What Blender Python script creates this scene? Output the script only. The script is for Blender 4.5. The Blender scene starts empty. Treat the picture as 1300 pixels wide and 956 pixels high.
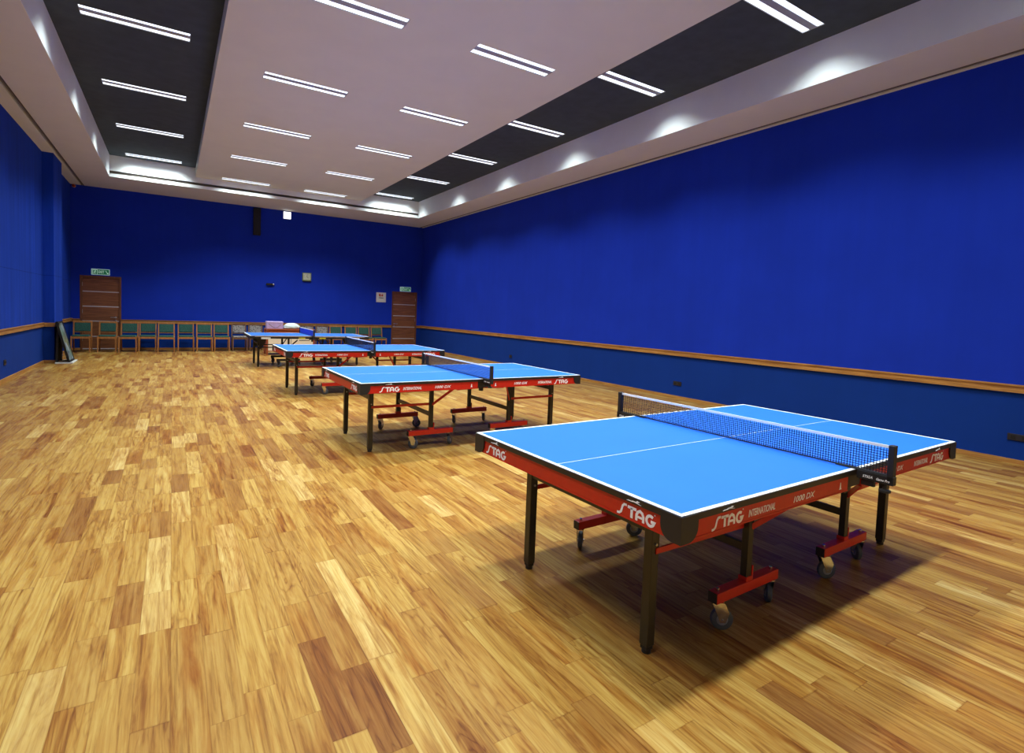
import bpy, bmesh, math, random
from mathutils import Vector, Matrix
random.seed(7)
S = bpy.context.scene
C = S.collection
PI = math.pi

# ------------------------------------------------------------------ view
S.view_settings.view_transform = 'Standard'
S.view_settings.look = 'None'
S.view_settings.gamma = 1.0
S.view_settings.use_curve_mapping = False
S.view_settings.exposure = 0.0
S.cycles.max_bounces = 10
S.cycles.diffuse_bounces = 6
S.cycles.glossy_bounces = 4
S.cycles.use_denoising = True

w = bpy.data.worlds.new('world')
S.world = w
w.use_nodes = True
w.node_tree.nodes['Background'].inputs[0].default_value = (.9, .95, 1, 1)
w.node_tree.nodes['Background'].inputs[1].default_value = 0.0

# ------------------------------------------------------------------ camera
cd = bpy.data.cameras.new('camera')
cam = bpy.data.objects.new('camera', cd)
C.objects.link(cam)
Rr = Vector((0.8445550794110025, -0.5341555215285266, 0.037477949005556774))
Uu = Vector((-0.0041028759329640035, 0.06353357813808556, 0.9979712675513511))
Ff = Vector((0.5354529710909764, 0.8429954704917219, -0.051466032295936756))
M = Matrix((Rr, Uu, -Ff)).transposed().to_4x4()
M.translation = Vector((0, 0, 1.489))
cam.matrix_world = M
cd.sensor_width = 36
cd.lens = 36 * 680.54 / 1300
cd.shift_y = -(478 - 433.3) / 1300
cd.clip_start = .05
S.camera = cam

# ------------------------------------------------------------------ room figures
XL, XR, YB, YF = -2.412, 8.105, 19.389, -1.2
ZS, ZB, ZD = 4.63, 4.93, 5.18            # soffit, cream centre ceiling, dark ceiling
TX0, TX1, TY1, TY0 = -1.38, 7.10, 17.45, .75
BX0, BX1 = .53, 5.13


# ------------------------------------------------------------------ material helpers
def lin(c):
    return tuple(((v / 255) / 12.92 if v / 255 <= .04045 else ((v / 255 + .055) / 1.055) ** 2.4) for v in c) + (1,)


class N:
    def __init__(s, name):
        s.m = bpy.data.materials.new(name)
        s.m.use_nodes = True
        s.t = s.m.node_tree
        s.b = s.t.nodes['Principled BSDF']

    def n(s, typ, **k):
        x = s.t.nodes.new(typ)
        for a, v in k.items():
            setattr(x, a, v)
        return x

    def l(s, a, b):
        s.t.links.new(a, b)

    def v(s, sock, val):
        if isinstance(val, (int, float)):
            sock.default_value = val
        elif isinstance(val, (tuple, list)):
            sock.default_value = val
        else:
            s.l(val, sock)

    def math(s, op, a, b=None, c=None):
        x = s.n('ShaderNodeMath', operation=op)
        s.v(x.inputs[0], a)
        if b is not None:
            s.v(x.inputs[1], b)
        if c is not None:
            s.v(x.inputs[2], c)
        return x.outputs[0]

    def comb(s, a, b, c):
        x = s.n('ShaderNodeCombineXYZ')
        for i, q in enumerate((a, b, c)):
            s.v(x.inputs[i], q)
        return x.outputs[0]

    def noise(s, vec, scale, detail=2, rough=.5, dist=0.0):
        x = s.n('ShaderNodeTexNoise')
        s.l(vec, x.inputs['Vector'])
        x.inputs['Scale'].default_value = scale
        x.inputs['Detail'].default_value = detail
        x.inputs['Roughness'].default_value = rough
        x.inputs['Distortion'].default_value = dist
        return x.outputs['Fac']

    def ramp(s, fac, stops, interp='LINEAR'):
        x = s.n('ShaderNodeValToRGB')
        x.color_ramp.interpolation = interp
        e = x.color_ramp.elements
        while len(e) > 1:
            e.remove(e[-1])
        e[0].position, e[0].color = stops[0][0], stops[0][1]
        for p_, c_ in stops[1:]:
            q = e.new(p_)
            q.color = c_
        s.l(fac, x.inputs[0])
        return x.outputs[0]

    def mix(s, fac, a, b, blend='MIX'):
        x = s.n('ShaderNodeMix', data_type='RGBA', blend_type=blend)
        s.v(x.inputs[0], fac)
        s.v(x.inputs[6], a)
        s.v(x.inputs[7], b)
        return x.outputs[2]

    def bump(s, h, strength, dist=.002):
        x = s.n('ShaderNodeBump')
        x.inputs['Strength'].default_value = strength
        x.inputs['Distance'].default_value = dist
        s.l(h, x.inputs['Height'])
        s.l(x.outputs[0], s.b.inputs['Normal'])

    def pos(s):
        return s.n('ShaderNodeNewGeometry').outputs['Position']

    def obj(s):
        return s.n('ShaderNodeTexCoord').outputs['Object']


def g(v):
    return (v, v, v, 1)


def simple(name, col, rough=.5, metal=0.0, var=.06, scale=30, bump=0.0, spec=.5, emit=None):
    k = N(name)
    o = k.obj()
    f = k.noise(o, scale, 3)
    c = lin(col)
    a = tuple(x * (1 - var) for x in c[:3]) + (1,)
    b = tuple(min(1, x * (1 + var)) for x in c[:3]) + (1,)
    k.l(k.ramp(f, [(.3, a), (.7, b)]), k.b.inputs['Base Color'])
    k.b.inputs['Roughness'].default_value = rough
    k.b.inputs['Metallic'].default_value = metal
    k.b.inputs['Specular IOR Level'].default_value = spec
    if bump:
        k.bump(f, bump)
    if emit:
        k.b.inputs['Emission Color'].default_value = lin(emit[0])
        k.b.inputs['Emission Strength'].default_value = emit[1]
    return k.m


MAT = {}


def floor_material():
    k = N('teak_boards')
    p = k.pos()
    sp = k.n('ShaderNodeSeparateXYZ')
    k.l(p, sp.inputs[0])
    x, y = sp.outputs[0], sp.outputs[1]
    W = .118
    cx = k.math('DIVIDE', x, W)
    col = k.math('FLOOR', cx)
    w1 = k.n('ShaderNodeTexWhiteNoise', noise_dimensions='1D')
    k.l(col, w1.inputs['W'])
    r1 = w1.outputs['Value']
    L = k.math('MULTIPLY_ADD', r1, .35, .50)
    yy = k.math('DIVIDE', k.math('MULTIPLY_ADD', r1, 37.7, y), L)
    # uneven board lengths inside one run
    wob = k.math('MULTIPLY', k.math('SINE', k.math('MULTIPLY', yy, 2.3)), .22)
    yy = k.math('ADD', yy, wob)
    row = k.math('FLOOR', yy)
    w2 = k.n('ShaderNodeTexWhiteNoise', noise_dimensions='2D')
    k.l(k.comb(col, row, 0.0), w2.inputs['Vector'])
    rc = k.n('ShaderNodeSeparateXYZ')
    k.l(w2.outputs['Color'], rc.inputs[0])
    rv, ra, rb = rc.outputs
    base = k.ramp(rv, [(0, lin((144, 102, 52))), (.06, lin((154, 113, 57))), (.25, lin((168, 131, 67))),
                       (.6, lin((177, 142, 73))), (.88, lin((185, 153, 83))), (1, lin((199, 173, 110)))])
    ox, oy, oz = k.math('MULTIPLY', ra, 57.0), k.math('MULTIPLY', rb, 31.0), k.math('MULTIPLY', rv, 17.0)
    # long fine grain
    gv = k.comb(k.math('MULTIPLY_ADD', x, 62.0, ox), k.math('MULTIPLY_ADD', y, 2.2, oy), oz)
    gn = k.noise(gv, 1.0, 5, .65, .5)
    grain = k.ramp(gn, [(.3, lin((176, 138, 96))), (.47, lin((238, 226, 208))), (.6, g(1.0))])
    c1 = k.mix(.8, base, grain, 'MULTIPLY')
    # broader streaks that wander along the board
    sv = k.comb(k.math('MULTIPLY_ADD', x, 15.0, oy), k.math('MULTIPLY_ADD', y, 1.5, ox), oz)
    sn = k.noise(sv, 1.0, 4, .6, 1.3)
    st = k.ramp(sn, [(.32, lin((186, 140, 90))), (.46, lin((236, 216, 188))), (.58, g(1.0)), (.72, lin((255, 250, 236)))])
    c1 = k.mix(k.math('MULTIPLY_ADD', rb, .5, .45), c1, st, 'MULTIPLY')
    # flame figure on some boards: bent contour lines of a stretched soft noise
    fv = k.comb(k.math('MULTIPLY_ADD', x, 6.5, oy), k.math('MULTIPLY_ADD', y, .75, ox), oz)
    fn = k.noise(fv, 1.0, 3, .5, .7)
    ring = k.math('ABSOLUTE', k.math('SINE', k.math('MULTIPLY', fn, 52.0)))
    rl = k.ramp(ring, [(0, lin((158, 106, 58))), (.3, lin((222, 194, 154))), (.7, g(1.0))])
    amt = k.ramp(ra, [(.35, g(.08)), (.8, g(.62))])
    amt = k.math('MULTIPLY', amt, k.ramp(sn, [(.35, g(1.0)), (.62, g(.25))]))
    c2 = k.mix(amt, c1, rl, 'MULTIPLY')
    # brown heartwood blotches
    bn = k.noise(fv, .9, 4, .6, .9)
    br = k.ramp(bn, [(.5, g(1.0)), (.6, lin((220, 180, 132))), (.74, lin((176, 124, 76)))])
    c3 = k.mix(k.math('MULTIPLY', rb, .8), c2, br, 'MULTIPLY')
    # seams
    fx = k.math('FRACT', cx)
    ex = k.math('MULTIPLY', k.math('MINIMUM', fx, k.math('SUBTRACT', 1.0, fx)), W)
    fy = k.math('FRACT', yy)
    ey = k.math('MULTIPLY', k.math('MINIMUM', fy, k.math('SUBTRACT', 1.0, fy)), L)
    e = k.math('MINIMUM', ex, ey)
    seam = k.ramp(e, [(0, lin((178, 140, 100))), (.0014, g(1.0))])
    c4 = k.mix(.45, c3, seam, 'MULTIPLY')
    k.l(c4, k.b.inputs['Base Color'])
    rr = k.math('MULTIPLY_ADD', gn, .12, .34)
    k.l(rr, k.b.inputs['Roughness'])
    k.b.inputs['Specular IOR Level'].default_value = .16
    k.bump(seam, .1, .0006)
    return k.m


def fabric_material(name, col, streak=.0, seams=False):
    k = N(name)
    p = k.pos()
    sp = k.n('ShaderNodeSeparateXYZ')
    k.l(p, sp.inputs[0])
    x, y, z = sp.outputs
    c = lin(col)
    n1 = k.noise(p, 1.1, 4, .55)
    n2 = k.noise(k.comb(k.math('MULTIPLY', x, 6.0), k.math('MULTIPLY', y, 6.0), k.math('MULTIPLY', z, .35)), 1.0, 3, .6)
    n3 = k.noise(p, 190, 2)
    a = tuple(v * .93 for v in c[:3]) + (1,)
    b = tuple(v * 1.06 for v in c[:3]) + (1,)
    base = k.ramp(n1, [(.3, a), (.7, b)])
    st = k.ramp(n2, [(.3, g(1 - streak)), (.7, g(1.0))])
    cc = k.mix(1.0, base, st, 'MULTIPLY')
    if seams:
        fy = k.math('FRACT', k.math('DIVIDE', y, 1.22))
        ey = k.math('MULTIPLY', k.math('MINIMUM', fy, k.math('SUBTRACT', 1.0, fy)), 1.22)
        ez = k.math('ABSOLUTE', k.math('SUBTRACT', z, 1.95))
        ee = k.math('MINIMUM', ey, ez)
        sm = k.ramp(ee, [(0, g(.45)), (.008, g(1.0))])
        cc = k.mix(1.0, cc, sm, 'MULTIPLY')
    k.l(cc, k.b.inputs['Base Color'])
    k.b.inputs['Roughness'].default_value = .9
    k.b.inputs['Specular IOR Level'].default_value = .12
    k.bump(n3, .25, .001)
    return k.m


def wood_material(name, dark, light, axis=2, freq=14.0, rough=.4):
    k = N(name)
    o = k.obj()
    sp = k.n('ShaderNodeSeparateXYZ')
    k.l(o, sp.inputs[0])
    s = [k.math('MULTIPLY', sp.outputs[i], (1.2 if i == axis else freq)) for i in range(3)]
    v = k.comb(*s)
    n_ = k.noise(v, 1.6, 5, .6, .8)
    k.l(k.ramp(n_, [(.28, lin(dark)), (.72, lin(light))]), k.b.inputs['Base Color'])
    k.b.inputs['Roughness'].default_value = rough
    return k.m


def chair_fabric(name, c0, c1, scale):
    k = N(name)
    o = k.obj()
    vo = k.n('ShaderNodeTexVoronoi')
    vo.inputs['Scale'].default_value = scale
    k.l(o, vo.inputs['Vector'])
    k.l(k.ramp(vo.outputs['Distance'], [(.25, lin(c0)), (.5, lin(c1))]), k.b.inputs['Base Color'])
    k.b.inputs['Roughness'].default_value = .85
    k.b.inputs['Specular IOR Level'].default_value = .2
    return k.m


def collage_material():
    k = N('photo_collage')
    o = k.obj()
    vo = k.n('ShaderNodeTexVoronoi', distance='CHEBYCHEV')
    vo.inputs['Scale'].default_value = 7
    k.l(o, vo.inputs['Vector'])
    sp = k.n('ShaderNodeSeparateXYZ')
    k.l(vo.outputs['Color'], sp.inputs[0])
    nn = k.noise(o, 35, 4)
    c = k.ramp(sp.outputs[0], [(0, lin((90, 136, 104))), (.3, lin((140, 168, 166))), (.5, lin((176, 190, 196))),
                               (.65, lin((70, 92, 130))), (.8, lin((150, 150, 110))), (1, lin((60, 84, 76)))])
    k.l(k.mix(.6, c, k.ramp(nn, [(.35, g(.35)), (.65, g(1.0))]), 'MULTIPLY'), k.b.inputs['Base Color'])
    k.b.inputs['Roughness'].default_value = .35
    return k.m


MAT['floor'] = floor_material()
MAT['blue'] = fabric_material('blue_wall_fabric', (26, 56, 186), .06)
MAT['blue_left'] = fabric_material('blue_panel_fabric', (24, 66, 184), .3, True)
MAT['blue_low'] = fabric_material('blue_dado_paint', (18, 56, 142), .05)
MAT['cream'] = simple('cream_ceiling_paint', (224, 227, 212), .85, var=.02, scale=2)
MAT['frontwall'] = simple('pale_cream_wall_paint', (214, 204, 182), .85, var=.02, scale=2)  # unseen wall behind the camera; cream chosen to bounce neutral fill under the tables
MAT['cove'] = simple('grey_white_paint', (236, 242, 243), .8, var=.02, scale=3)
MAT['slot'] = simple('slot_grey', (120, 113, 104), .8)
MAT['darkceil'] = simple('charcoal_acoustic_ceiling', (70, 80, 86), .95, var=.12, scale=5, bump=.1, spec=.2)
MAT['rail'] = wood_material('rail_teak', (150, 98, 44), (206, 152, 82), 1, 16)
MAT['railx'] = wood_material('rail_teak_across', (140, 92, 42), (192, 138, 74), 0, 16)
MAT['door'] = wood_material('door_veneer', (104, 60, 36), (160, 102, 64), 0, 18, .45)
MAT['frame'] = wood_material('door_frame_wood', (96, 56, 34), (134, 84, 52), 2, 18, .45)
MAT['steel'] = simple('brushed_steel', (190, 190, 192), .32, 1.0)
MAT['strip'] = simple('pale_metal_strip', (206, 200, 202), .5, .2)
MAT['chrome'] = simple('chrome', (215, 215, 218), .15, 1.0)
MAT['black'] = simple('black_powder_coat', (24, 22, 20), .42, var=.15)
MAT['olive'] = simple('dark_painted_tube', (44, 38, 26), .4, var=.12)
MAT['band'] = simple('black_edge_band', (34, 29, 24), .45, var=.1)
MAT['cap'] = simple('black_plastic_cap', (30, 28, 28), .5, var=.1)
MAT['red'] = simple('red_enamel', (196, 30, 14), .38, var=.05)
MAT['tabletop'] = simple('blue_playing_surface', (38, 114, 240), .42, var=.02, scale=4, spec=.35)
MAT['tabletop_dim'] = simple('duller_blue_playing_surface', (30, 96, 182), .42, var=.02, scale=4, spec=.35)
MAT['white'] = simple('white_line_paint', (240, 240, 240), .5, var=.01)
MAT['letter'] = simple('white_print', (250, 248, 250), .5, var=.01)
MAT['yellow'] = simple('yellow_print', (190, 180, 40), .5)
MAT['net'] = simple('black_net_cord', (14, 14, 34), .8, var=.1)
MAT['netblue'] = simple('blue_net_cord', (24, 60, 190), .8, var=.1)
MAT['tape'] = simple('white_net_tape', (244, 244, 244), .7, var=.02)
MAT['tyre'] = simple('dark_grey_rubber', (70, 76, 84), .6, var=.1)
MAT['hub'] = simple('grey_hub', (140, 140, 144), .4, .1)
MAT['chairwood'] = wood_material('chair_beech', (150, 92, 44), (196, 134, 74), 2, 22)
MAT['chairdark'] = wood_material('chair_walnut', (92, 62, 42), (128, 92, 64), 2, 22)
MAT['green'] = chair_fabric('green_upholstery', (34, 66, 60), (56, 96, 86), 60)
MAT['grey'] = chair_fabric('grey_patterned_upholstery', (62, 60, 58), (146, 140, 138), 28)
MAT['lilac'] = simple('lilac_cloth', (196, 176, 226), .85, var=.08, scale=8, bump=.2)
MAT['bundle'] = simple('pale_bundle_cloth', (196, 208, 204), .85, var=.1, scale=9, bump=.3)
MAT['creampanel'] = simple('cream_laminate', (246, 232, 206), .5, var=.03)
MAT['redwood'] = wood_material('reddish_desk_wood', (132, 58, 30), (176, 92, 52), 0, 16)
MAT['socket'] = simple('dark_socket', (34, 34, 44), .4)
MAT['collage'] = collage_material()
MAT['pale'] = simple('off_white_board', (214, 214, 208), .5)
MAT['clockface'] = simple('clock_face', (206, 212, 190), .5, var=.03)
MAT['clockrim'] = simple('clock_rim', (120, 140, 96), .45)
MAT['speaker'] = simple('speaker_black', (16, 12, 11), .7)
MAT['signgreen'] = simple('exit_sign_green', (14, 120, 80), .4, var=.03, emit=((10, 120, 80), .25))
MAT['signwhite'] = simple('exit_sign_white', (214, 240, 226), .4, var=.02, emit=((190, 232, 210), .4))
MAT['redlamp'] = simple('red_beacon', (150, 40, 26), .4)
MAT['poster'] = simple('poster_paper', (226, 226, 218), .5, var=.02)
MAT['posterred'] = simple('poster_red', (196, 90, 60), .5)
MAT['housing'] = simple('light_housing_white', (170, 172, 176), .5, var=.02)
MAT['spine'] = simple('light_spine_grey', (160, 168, 182), .5, var=.04)
MAT['tube'] = simple('fluorescent_tube', (240, 245, 255), .4, var=0, emit=((238, 248, 255), 1.6))
MAT['walllamp'] = simple('lit_wall_panel', (240, 245, 255), .4, var=0, emit=((240, 245, 255), 2.0))


# ------------------------------------------------------------------ mesh helpers
class MB:
    def __init__(s):
        s.v, s.f = [], []

    def add(s, vs, fs):
        o = len(s.v)
        s.v += [tuple(q) for q in vs]
        s.f += [tuple(i + o for i in q) for q in fs]
        return s

    def box(s, x0, x1, y0, y1, z0, z1, M=None):
        vs = [Vector((x, y, z)) for z in (z0, z1) for y in (y0, y1) for x in (x0, x1)]
        if M is not None:
            vs = [M @ q for q in vs]
        return s.add(vs, [(0, 2, 3, 1), (4, 5, 7, 6), (0, 1, 5, 4), (2, 6, 7, 3), (0, 4, 6, 2), (1, 3, 7, 5)])

    def cbox(s, c, d, M=None):
        return s.box(c[0] - d[0] / 2, c[0] + d[0] / 2, c[1] - d[1] / 2, c[1] + d[1] / 2, c[2] - d[2] / 2, c[2] + d[2] / 2, M)

    def bar(s, a, b, w, h, up=(0, 0, 1)):
        a, b = Vector(a), Vector(b)
        d = (b - a).normalized()
        u = Vector(up)
        r = d.cross(u)
        if r.length < 1e-4:
            r = d.cross(Vector((1, 0, 0)))
        r.normalize()
        u = r.cross(d)
        vs = []
        for p in (a, b):
            for i, j in ((-1, -1), (1, -1), (1, 1), (-1, 1)):
                vs.append(p + r * (i * w / 2) + u * (j * h / 2))
        return s.add(vs, [(3, 2, 1, 0), (4, 5, 6, 7), (0, 1, 5, 4), (1, 2, 6, 5), (2, 3, 7, 6), (3, 0, 4, 7)])

    def cyl(s, a, b, r, n=16, r2=None):
        a, b = Vector(a), Vector(b)
        r2 = r if r2 is None else r2
        d = (b - a).normalized()
        p = d.orthogonal().normalized()
        q = d.cross(p)
        vs = []
        for c, rr in ((a, r), (b, r2)):
            for i in range(n):
                t = 2 * PI * i / n
                vs.append(c + (p * math.cos(t) + q * math.sin(t)) * rr)
        fs = [tuple(range(n - 1, -1, -1)), tuple(range(n, 2 * n))]
        fs += [(i, (i + 1) % n, n + (i + 1) % n, n + i) for i in range(n)]
        return s.add(vs, fs)

    def lathe(s, c, axis, prof, n=24):
        """prof: list of (distance along axis, radius)"""
        c, d = Vector(c), Vector(axis).normalized()
        p = d.orthogonal().normalized()
        q = d.cross(p)
        vs = []
        for t_, r_ in prof:
            for i in range(n):
                t = 2 * PI * i / n
                vs.append(c + d * t_ + (p * math.cos(t) + q * math.sin(t)) * r_)
        fs = []
        for k in range(len(prof) - 1):
            fs += [(k * n + i, k * n + (i + 1) % n, (k + 1) * n + (i + 1) % n, (k + 1) * n + i) for i in range(n)]
        fs += [tuple(range(n - 1, -1, -1)), tuple(range((len(prof) - 1) * n, len(prof) * n))]
        return s.add(vs, fs)

    def prism(s, pts, fn, d0, d1):
        """pts: 2D outline, fn(u, v, d) -> 3D"""
        n = len(pts)
        vs = [fn(a, b, d0) for a, b in pts] + [fn(a, b, d1) for a, b in pts]
        fs = [tuple(range(n - 1, -1, -1)), tuple(range(n, 2 * n))] + [(i, (i + 1) % n, n + (i + 1) % n, n + i) for i in range(n)]
        return s.add(vs, fs)

    def stroke(s, pts, wd, fn, d0, d1, closed=False):
        """thick 2D polyline made solid"""
        P = [Vector(p) for p in pts]
        n = len(P)
        Lf, Rt = [], []
        for i in range(n):
            if closed:
                a, b = P[i - 1], P[(i + 1) % n]
            else:
                a, b = P[max(0, i - 1)], P[min(n - 1, i + 1)]
            d1_ = (P[i] - a).normalized() if (P[i] - a).length > 1e-9 else (b - P[i]).normalized()
            d2_ = (b - P[i]).normalized() if (b - P[i]).length > 1e-9 else d1_
            t = (d1_ + d2_)
            t = t.normalized() if t.length > 1e-6 else d1_
            nn = Vector((-t.y, t.x))
            m = 1 / max(.5, nn.dot(Vector((-d1_.y, d1_.x))))
            Lf.append(P[i] + nn * wd / 2 * m)
            Rt.append(P[i] - nn * wd / 2 * m)
        rng = range(n if closed else n - 1)
        for i in rng:
            j = (i + 1) % n
            s.prism([Rt[i], Rt[j], Lf[j], Lf[i]], fn, d0, d1)
        return s

    def build(s, name, mat, parent=None, bevel=0, smooth=False, loc=None):
        me = bpy.data.meshes.new(name)
        me.from_pydata(s.v, [], s.f)
        bm = bmesh.new()
        bm.from_mesh(me)
        bmesh.ops.recalc_face_normals(bm, faces=bm.faces)
        bm.to_mesh(me)
        bm.free()
        me.materials.append(MAT[mat] if isinstance(mat, str) else mat)
        if smooth:
            for p in me.polygons:
                p.use_smooth = True
            me.set_sharp_from_angle(angle=math.radians(38))
        o = bpy.data.objects.new(name, me)
        C.objects.link(o)
        if parent is not None:
            o.parent = parent
        if loc:
            o.location = loc
        if bevel:
            b = o.modifiers.new('bevel', 'BEVEL')
            b.width = bevel
            b.segments = 2
            b.limit_method = 'ANGLE'
        return o


def tag(o, label=None, cat=None, group=None, kind=None):
    if label:
        o['label'] = label
    if cat:
        o['category'] = cat
    if group:
        o['group'] = group
    if kind:
        o['kind'] = kind
    return o


def thing(name, label, cat, loc=(0, 0, 0), rz=0, group=None):
    o = bpy.data.objects.new(name, None)
    C.objects.link(o)
    o.location = loc
    o.rotation_euler = (0, 0, rz)
    o.empty_display_size = .1
    return tag(o, label, cat, group)


def copy_tree(o, parent=None):
    c = o.copy()
    C.objects.link(c)
    c.parent = parent
    if parent is not None:
        c.matrix_parent_inverse = o.matrix_parent_inverse.copy()
    for ch in list(o.children):
        copy_tree(ch, c)
    return c


def struct(mb, name, mat, label=None, **k):
    o = mb.build(name, mat, **k)
    return tag(o, label, None, None, 'structure')


def text_mesh(txt, size, shear=0.0, offset=0.0, wide=1.0):
    """flat 2D outline text turned into vertices/faces through a temporary curve"""
    cu = bpy.data.curves.new('tmp', 'FONT')
    cu.body = txt
    cu.size = size
    cu.shear = shear
    cu.offset = offset
    cu.extrude = .0004
    cu.resolution_u = 3
    ob = bpy.data.objects.new('tmp', cu)
    C.objects.link(ob)
    dg = bpy.context.evaluated_depsgraph_get()
    me = bpy.data.meshes.new_from_object(ob.evaluated_get(dg))
    vs = [v.co.copy() for v in me.vertices]
    fs = [tuple(p.vertices) for p in me.polygons]
    bpy.data.objects.remove(ob)
    bpy.data.curves.remove(cu)
    bpy.data.meshes.remove(me)
    x0 = min(v.x for v in vs)
    x1 = max(v.x for v in vs)
    y0 = min(v.y for v in vs)
    y1 = max(v.y for v in vs)
    for v in vs:
        v.x = (v.x - x0) * wide
        v.y -= y0
    return vs, fs, (x1 - x0) * wide, y1 - y0


# ------------------------------------------------------------------ room shell
T = .2
struct(MB().box(XL - T, XR + T, YF - T, YB + T, -.15, 0), 'floor', 'floor')
ZW = .80   # underside of the chair rail
RT = .895
struct(MB().box(XR, XR + T, YF, YB, 0, ZW), 'wall_right_lower', 'blue_low')
struct(MB().box(XR, XR + T, YF, YB, ZW, ZS), 'wall_right', 'blue')
struct(MB().box(XL - T, XL, YF, YB, 0, ZW + .02), 'wall_left_lower', 'blue_low')
struct(MB().box(XL - T, XL, YF, YB, ZW + .02, ZS), 'wall_left', 'blue_left')
struct(MB().box(XL - T, XR + T, YF - T, YF, 0, ZS), 'wall_front', 'frontwall')
# back wall with two door openings
D1 = (-2.21, -1.26, 2.125)
D2 = (6.935, 7.925, 2.155)
bw = MB()
bl = MB()
for x0, x1 in ((XL - T, D1[0]), (D1[1], D2[0]), (D2[1], XR + T)):
    bw.box(x0, x1, YB, YB + T, ZW, ZS)
    bl.box(x0, x1, YB, YB + T, 0, ZW)
bw.box(D1[0], D1[1], YB, YB + T, D1[2], ZS)
bw.box(D2[0], D2[1], YB, YB + T, D2[2], ZS)
struct(bw, 'wall_back', 'blue')
struct(bl, 'wall_back_lower', 'blue_low')
# column at the left wall
struct(MB().box(XL, -2.22, 15.55, 16.6, 0, ZW + .02), 'column_left_lower', 'blue_low')
struct(MB().box(XL, -2.22, 15.55, 16.6, ZW + .02, ZS), 'column_left', 'blue_left')

# rails (profiled: thick board with a thin cap and a groove)
def rail_y(x, sgn, y0, y1, zt):
    m = MB()
    m.box(min(x, x + sgn * .022), max(x, x + sgn * .022), y0, y1, zt - .088, zt)
    m.box(min(x, x + sgn * .032), max(x, x + sgn * .032), y0, y1, zt - .016, zt + .004)
    m.box(min(x, x + sgn * .028), max(x, x + sgn * .028), y0, y1, zt - .088, zt - .055)
    return m


struct(rail_y(XR, -1, YF, YB, .895), 'trim_1', 'rail')
struct(rail_y(XL, 1, YF, 15.55, .905), 'trim_2', 'rail')
struct(rail_y(XL, 1, 16.6, YB, .905), 'trim_3', 'rail')
m = MB()
for x0, x1 in ((XL + .03, D1[0]), (D1[1], D2[0]), (D2[1], XR - .03)):
    m.box(x0, x1, YB - .022, YB, .80, .888)
    m.box(x0, x1, YB - .032, YB, .872, .892)
struct(m, 'trim_4', 'railx')
m = MB().box(XL, -2.198, 15.526, 15.55, .815, .905).box(-2.22, -2.198, 15.55, 16.6, .815, .905)
struct(m, 'trim_5', 'railx')
# baseboards
struct(MB().box(XR - .014, XR, YF, YB, 0, .05), 'baseboard_right', 'rail')
struct(MB().box(XL, XL + .014, YF, 15.55, 0, .07).box(XL, XL + .014, 16.6, YB, 0, .07), 'baseboard_left', 'rail')
m = MB()
for x0, x1 in ((XL + .02, D1[0]), (D1[1], D2[0]), (D2[1], XR - .02)):
    m.box(x0, x1, YB - .014, YB, 0, .06)
m.box(XL, -2.206, 15.536, 15.55, 0, .07).box(-2.22, -2.206, 15.55, 16.6, 0, .07)
struct(m, 'baseboard_back', 'railx')

# ---- ceiling: soffit ring with open slots
m = MB()
SL0, SL1 = -2.175, -2.10
SR0, SR1 = 7.945, 8.05
SK = .004
m.box(XL, SL0, YF, YB, ZS, ZS + .06)
m.box(SL1, TX0 - SK, YF, YB, ZS, ZS + .06)
m.box(TX1 + SK, SR0, YF, YB, ZS, ZS + .06)
m.box(SR1, XR, YF, YB, ZS, ZS + .06)
m.box(TX0 - SK, TX1 + SK, TY1 + SK, YB, ZS, ZS + .06)
m.box(TX0 - SK, TX1 + SK, YF, TY0 - SK, ZS, ZS + .06)
struct(m, 'ceiling_soffit', 'cream')
m = MB().box(SL0, SL1, YF, YB, ZS + .035, ZS + .06).box(SR0, SR1, YF, YB, ZS + .035, ZS + .06)
m.box(SL0 + .03, SL1 - .03, YF, YB, ZS + .004, ZS + .034).box(SR0 + .035, SR1 - .035, YF, YB, ZS + .004, ZS + .034)
struct(m, 'ceiling_slot', 'slot')
# tray faces
m = MB()
m.box(TX0 - SK, TX0, TY0, TY1, ZS, ZS + .06).box(TX0 - .05, TX0, TY0, TY1, ZS + .06, ZD)
m.box(TX1, TX1 + SK, TY0, TY1, ZS, ZS + .06).box(TX1, TX1 + .05, TY0, TY1, ZS + .06, ZD)
m.box(TX0 - SK, TX1 + SK, TY1, TY1 + SK, ZS, ZS + .06).box(TX0 - .05, TX1 + .05, TY1, TY1 + .05, ZS + .06, ZS + .085)
m.box(TX0 - .05, TX1 + .05, TY1, TY1 + .05, ZS + .155, ZD)
m.box(TX0 - SK, TX1 + SK, TY0 - SK, TY0, ZS, ZS + .06).box(TX0 - .05, TX1 + .05, TY0 - .05, TY0, ZS + .06, ZD)
struct(m, 'ceiling_tray_side', 'cove')
m = MB().box(TX0, TX1, TY1 + .05, TY1 + .09, ZS + .05, ZS + .2)
for i in range(3):
    m.box(TX0, TX1, TY1 + .015, TY1 + .05, ZS + .095 + i * .023, ZS + .099 + i * .023)
struct(m, 'trim_6', 'slot')

# ---- light rows
ROWS = [17.10, 14.40, 11.72, 9.03, 6.40, 3.88, 1.20]
LW, LD_, LH = 1.235, .285, .07       # opening length, width, depth
COLS = {'LD': (-.415, ZD), 'A': (1.76, ZB), 'B': (3.93, ZB), 'RD': (6.135, ZD)}


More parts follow.
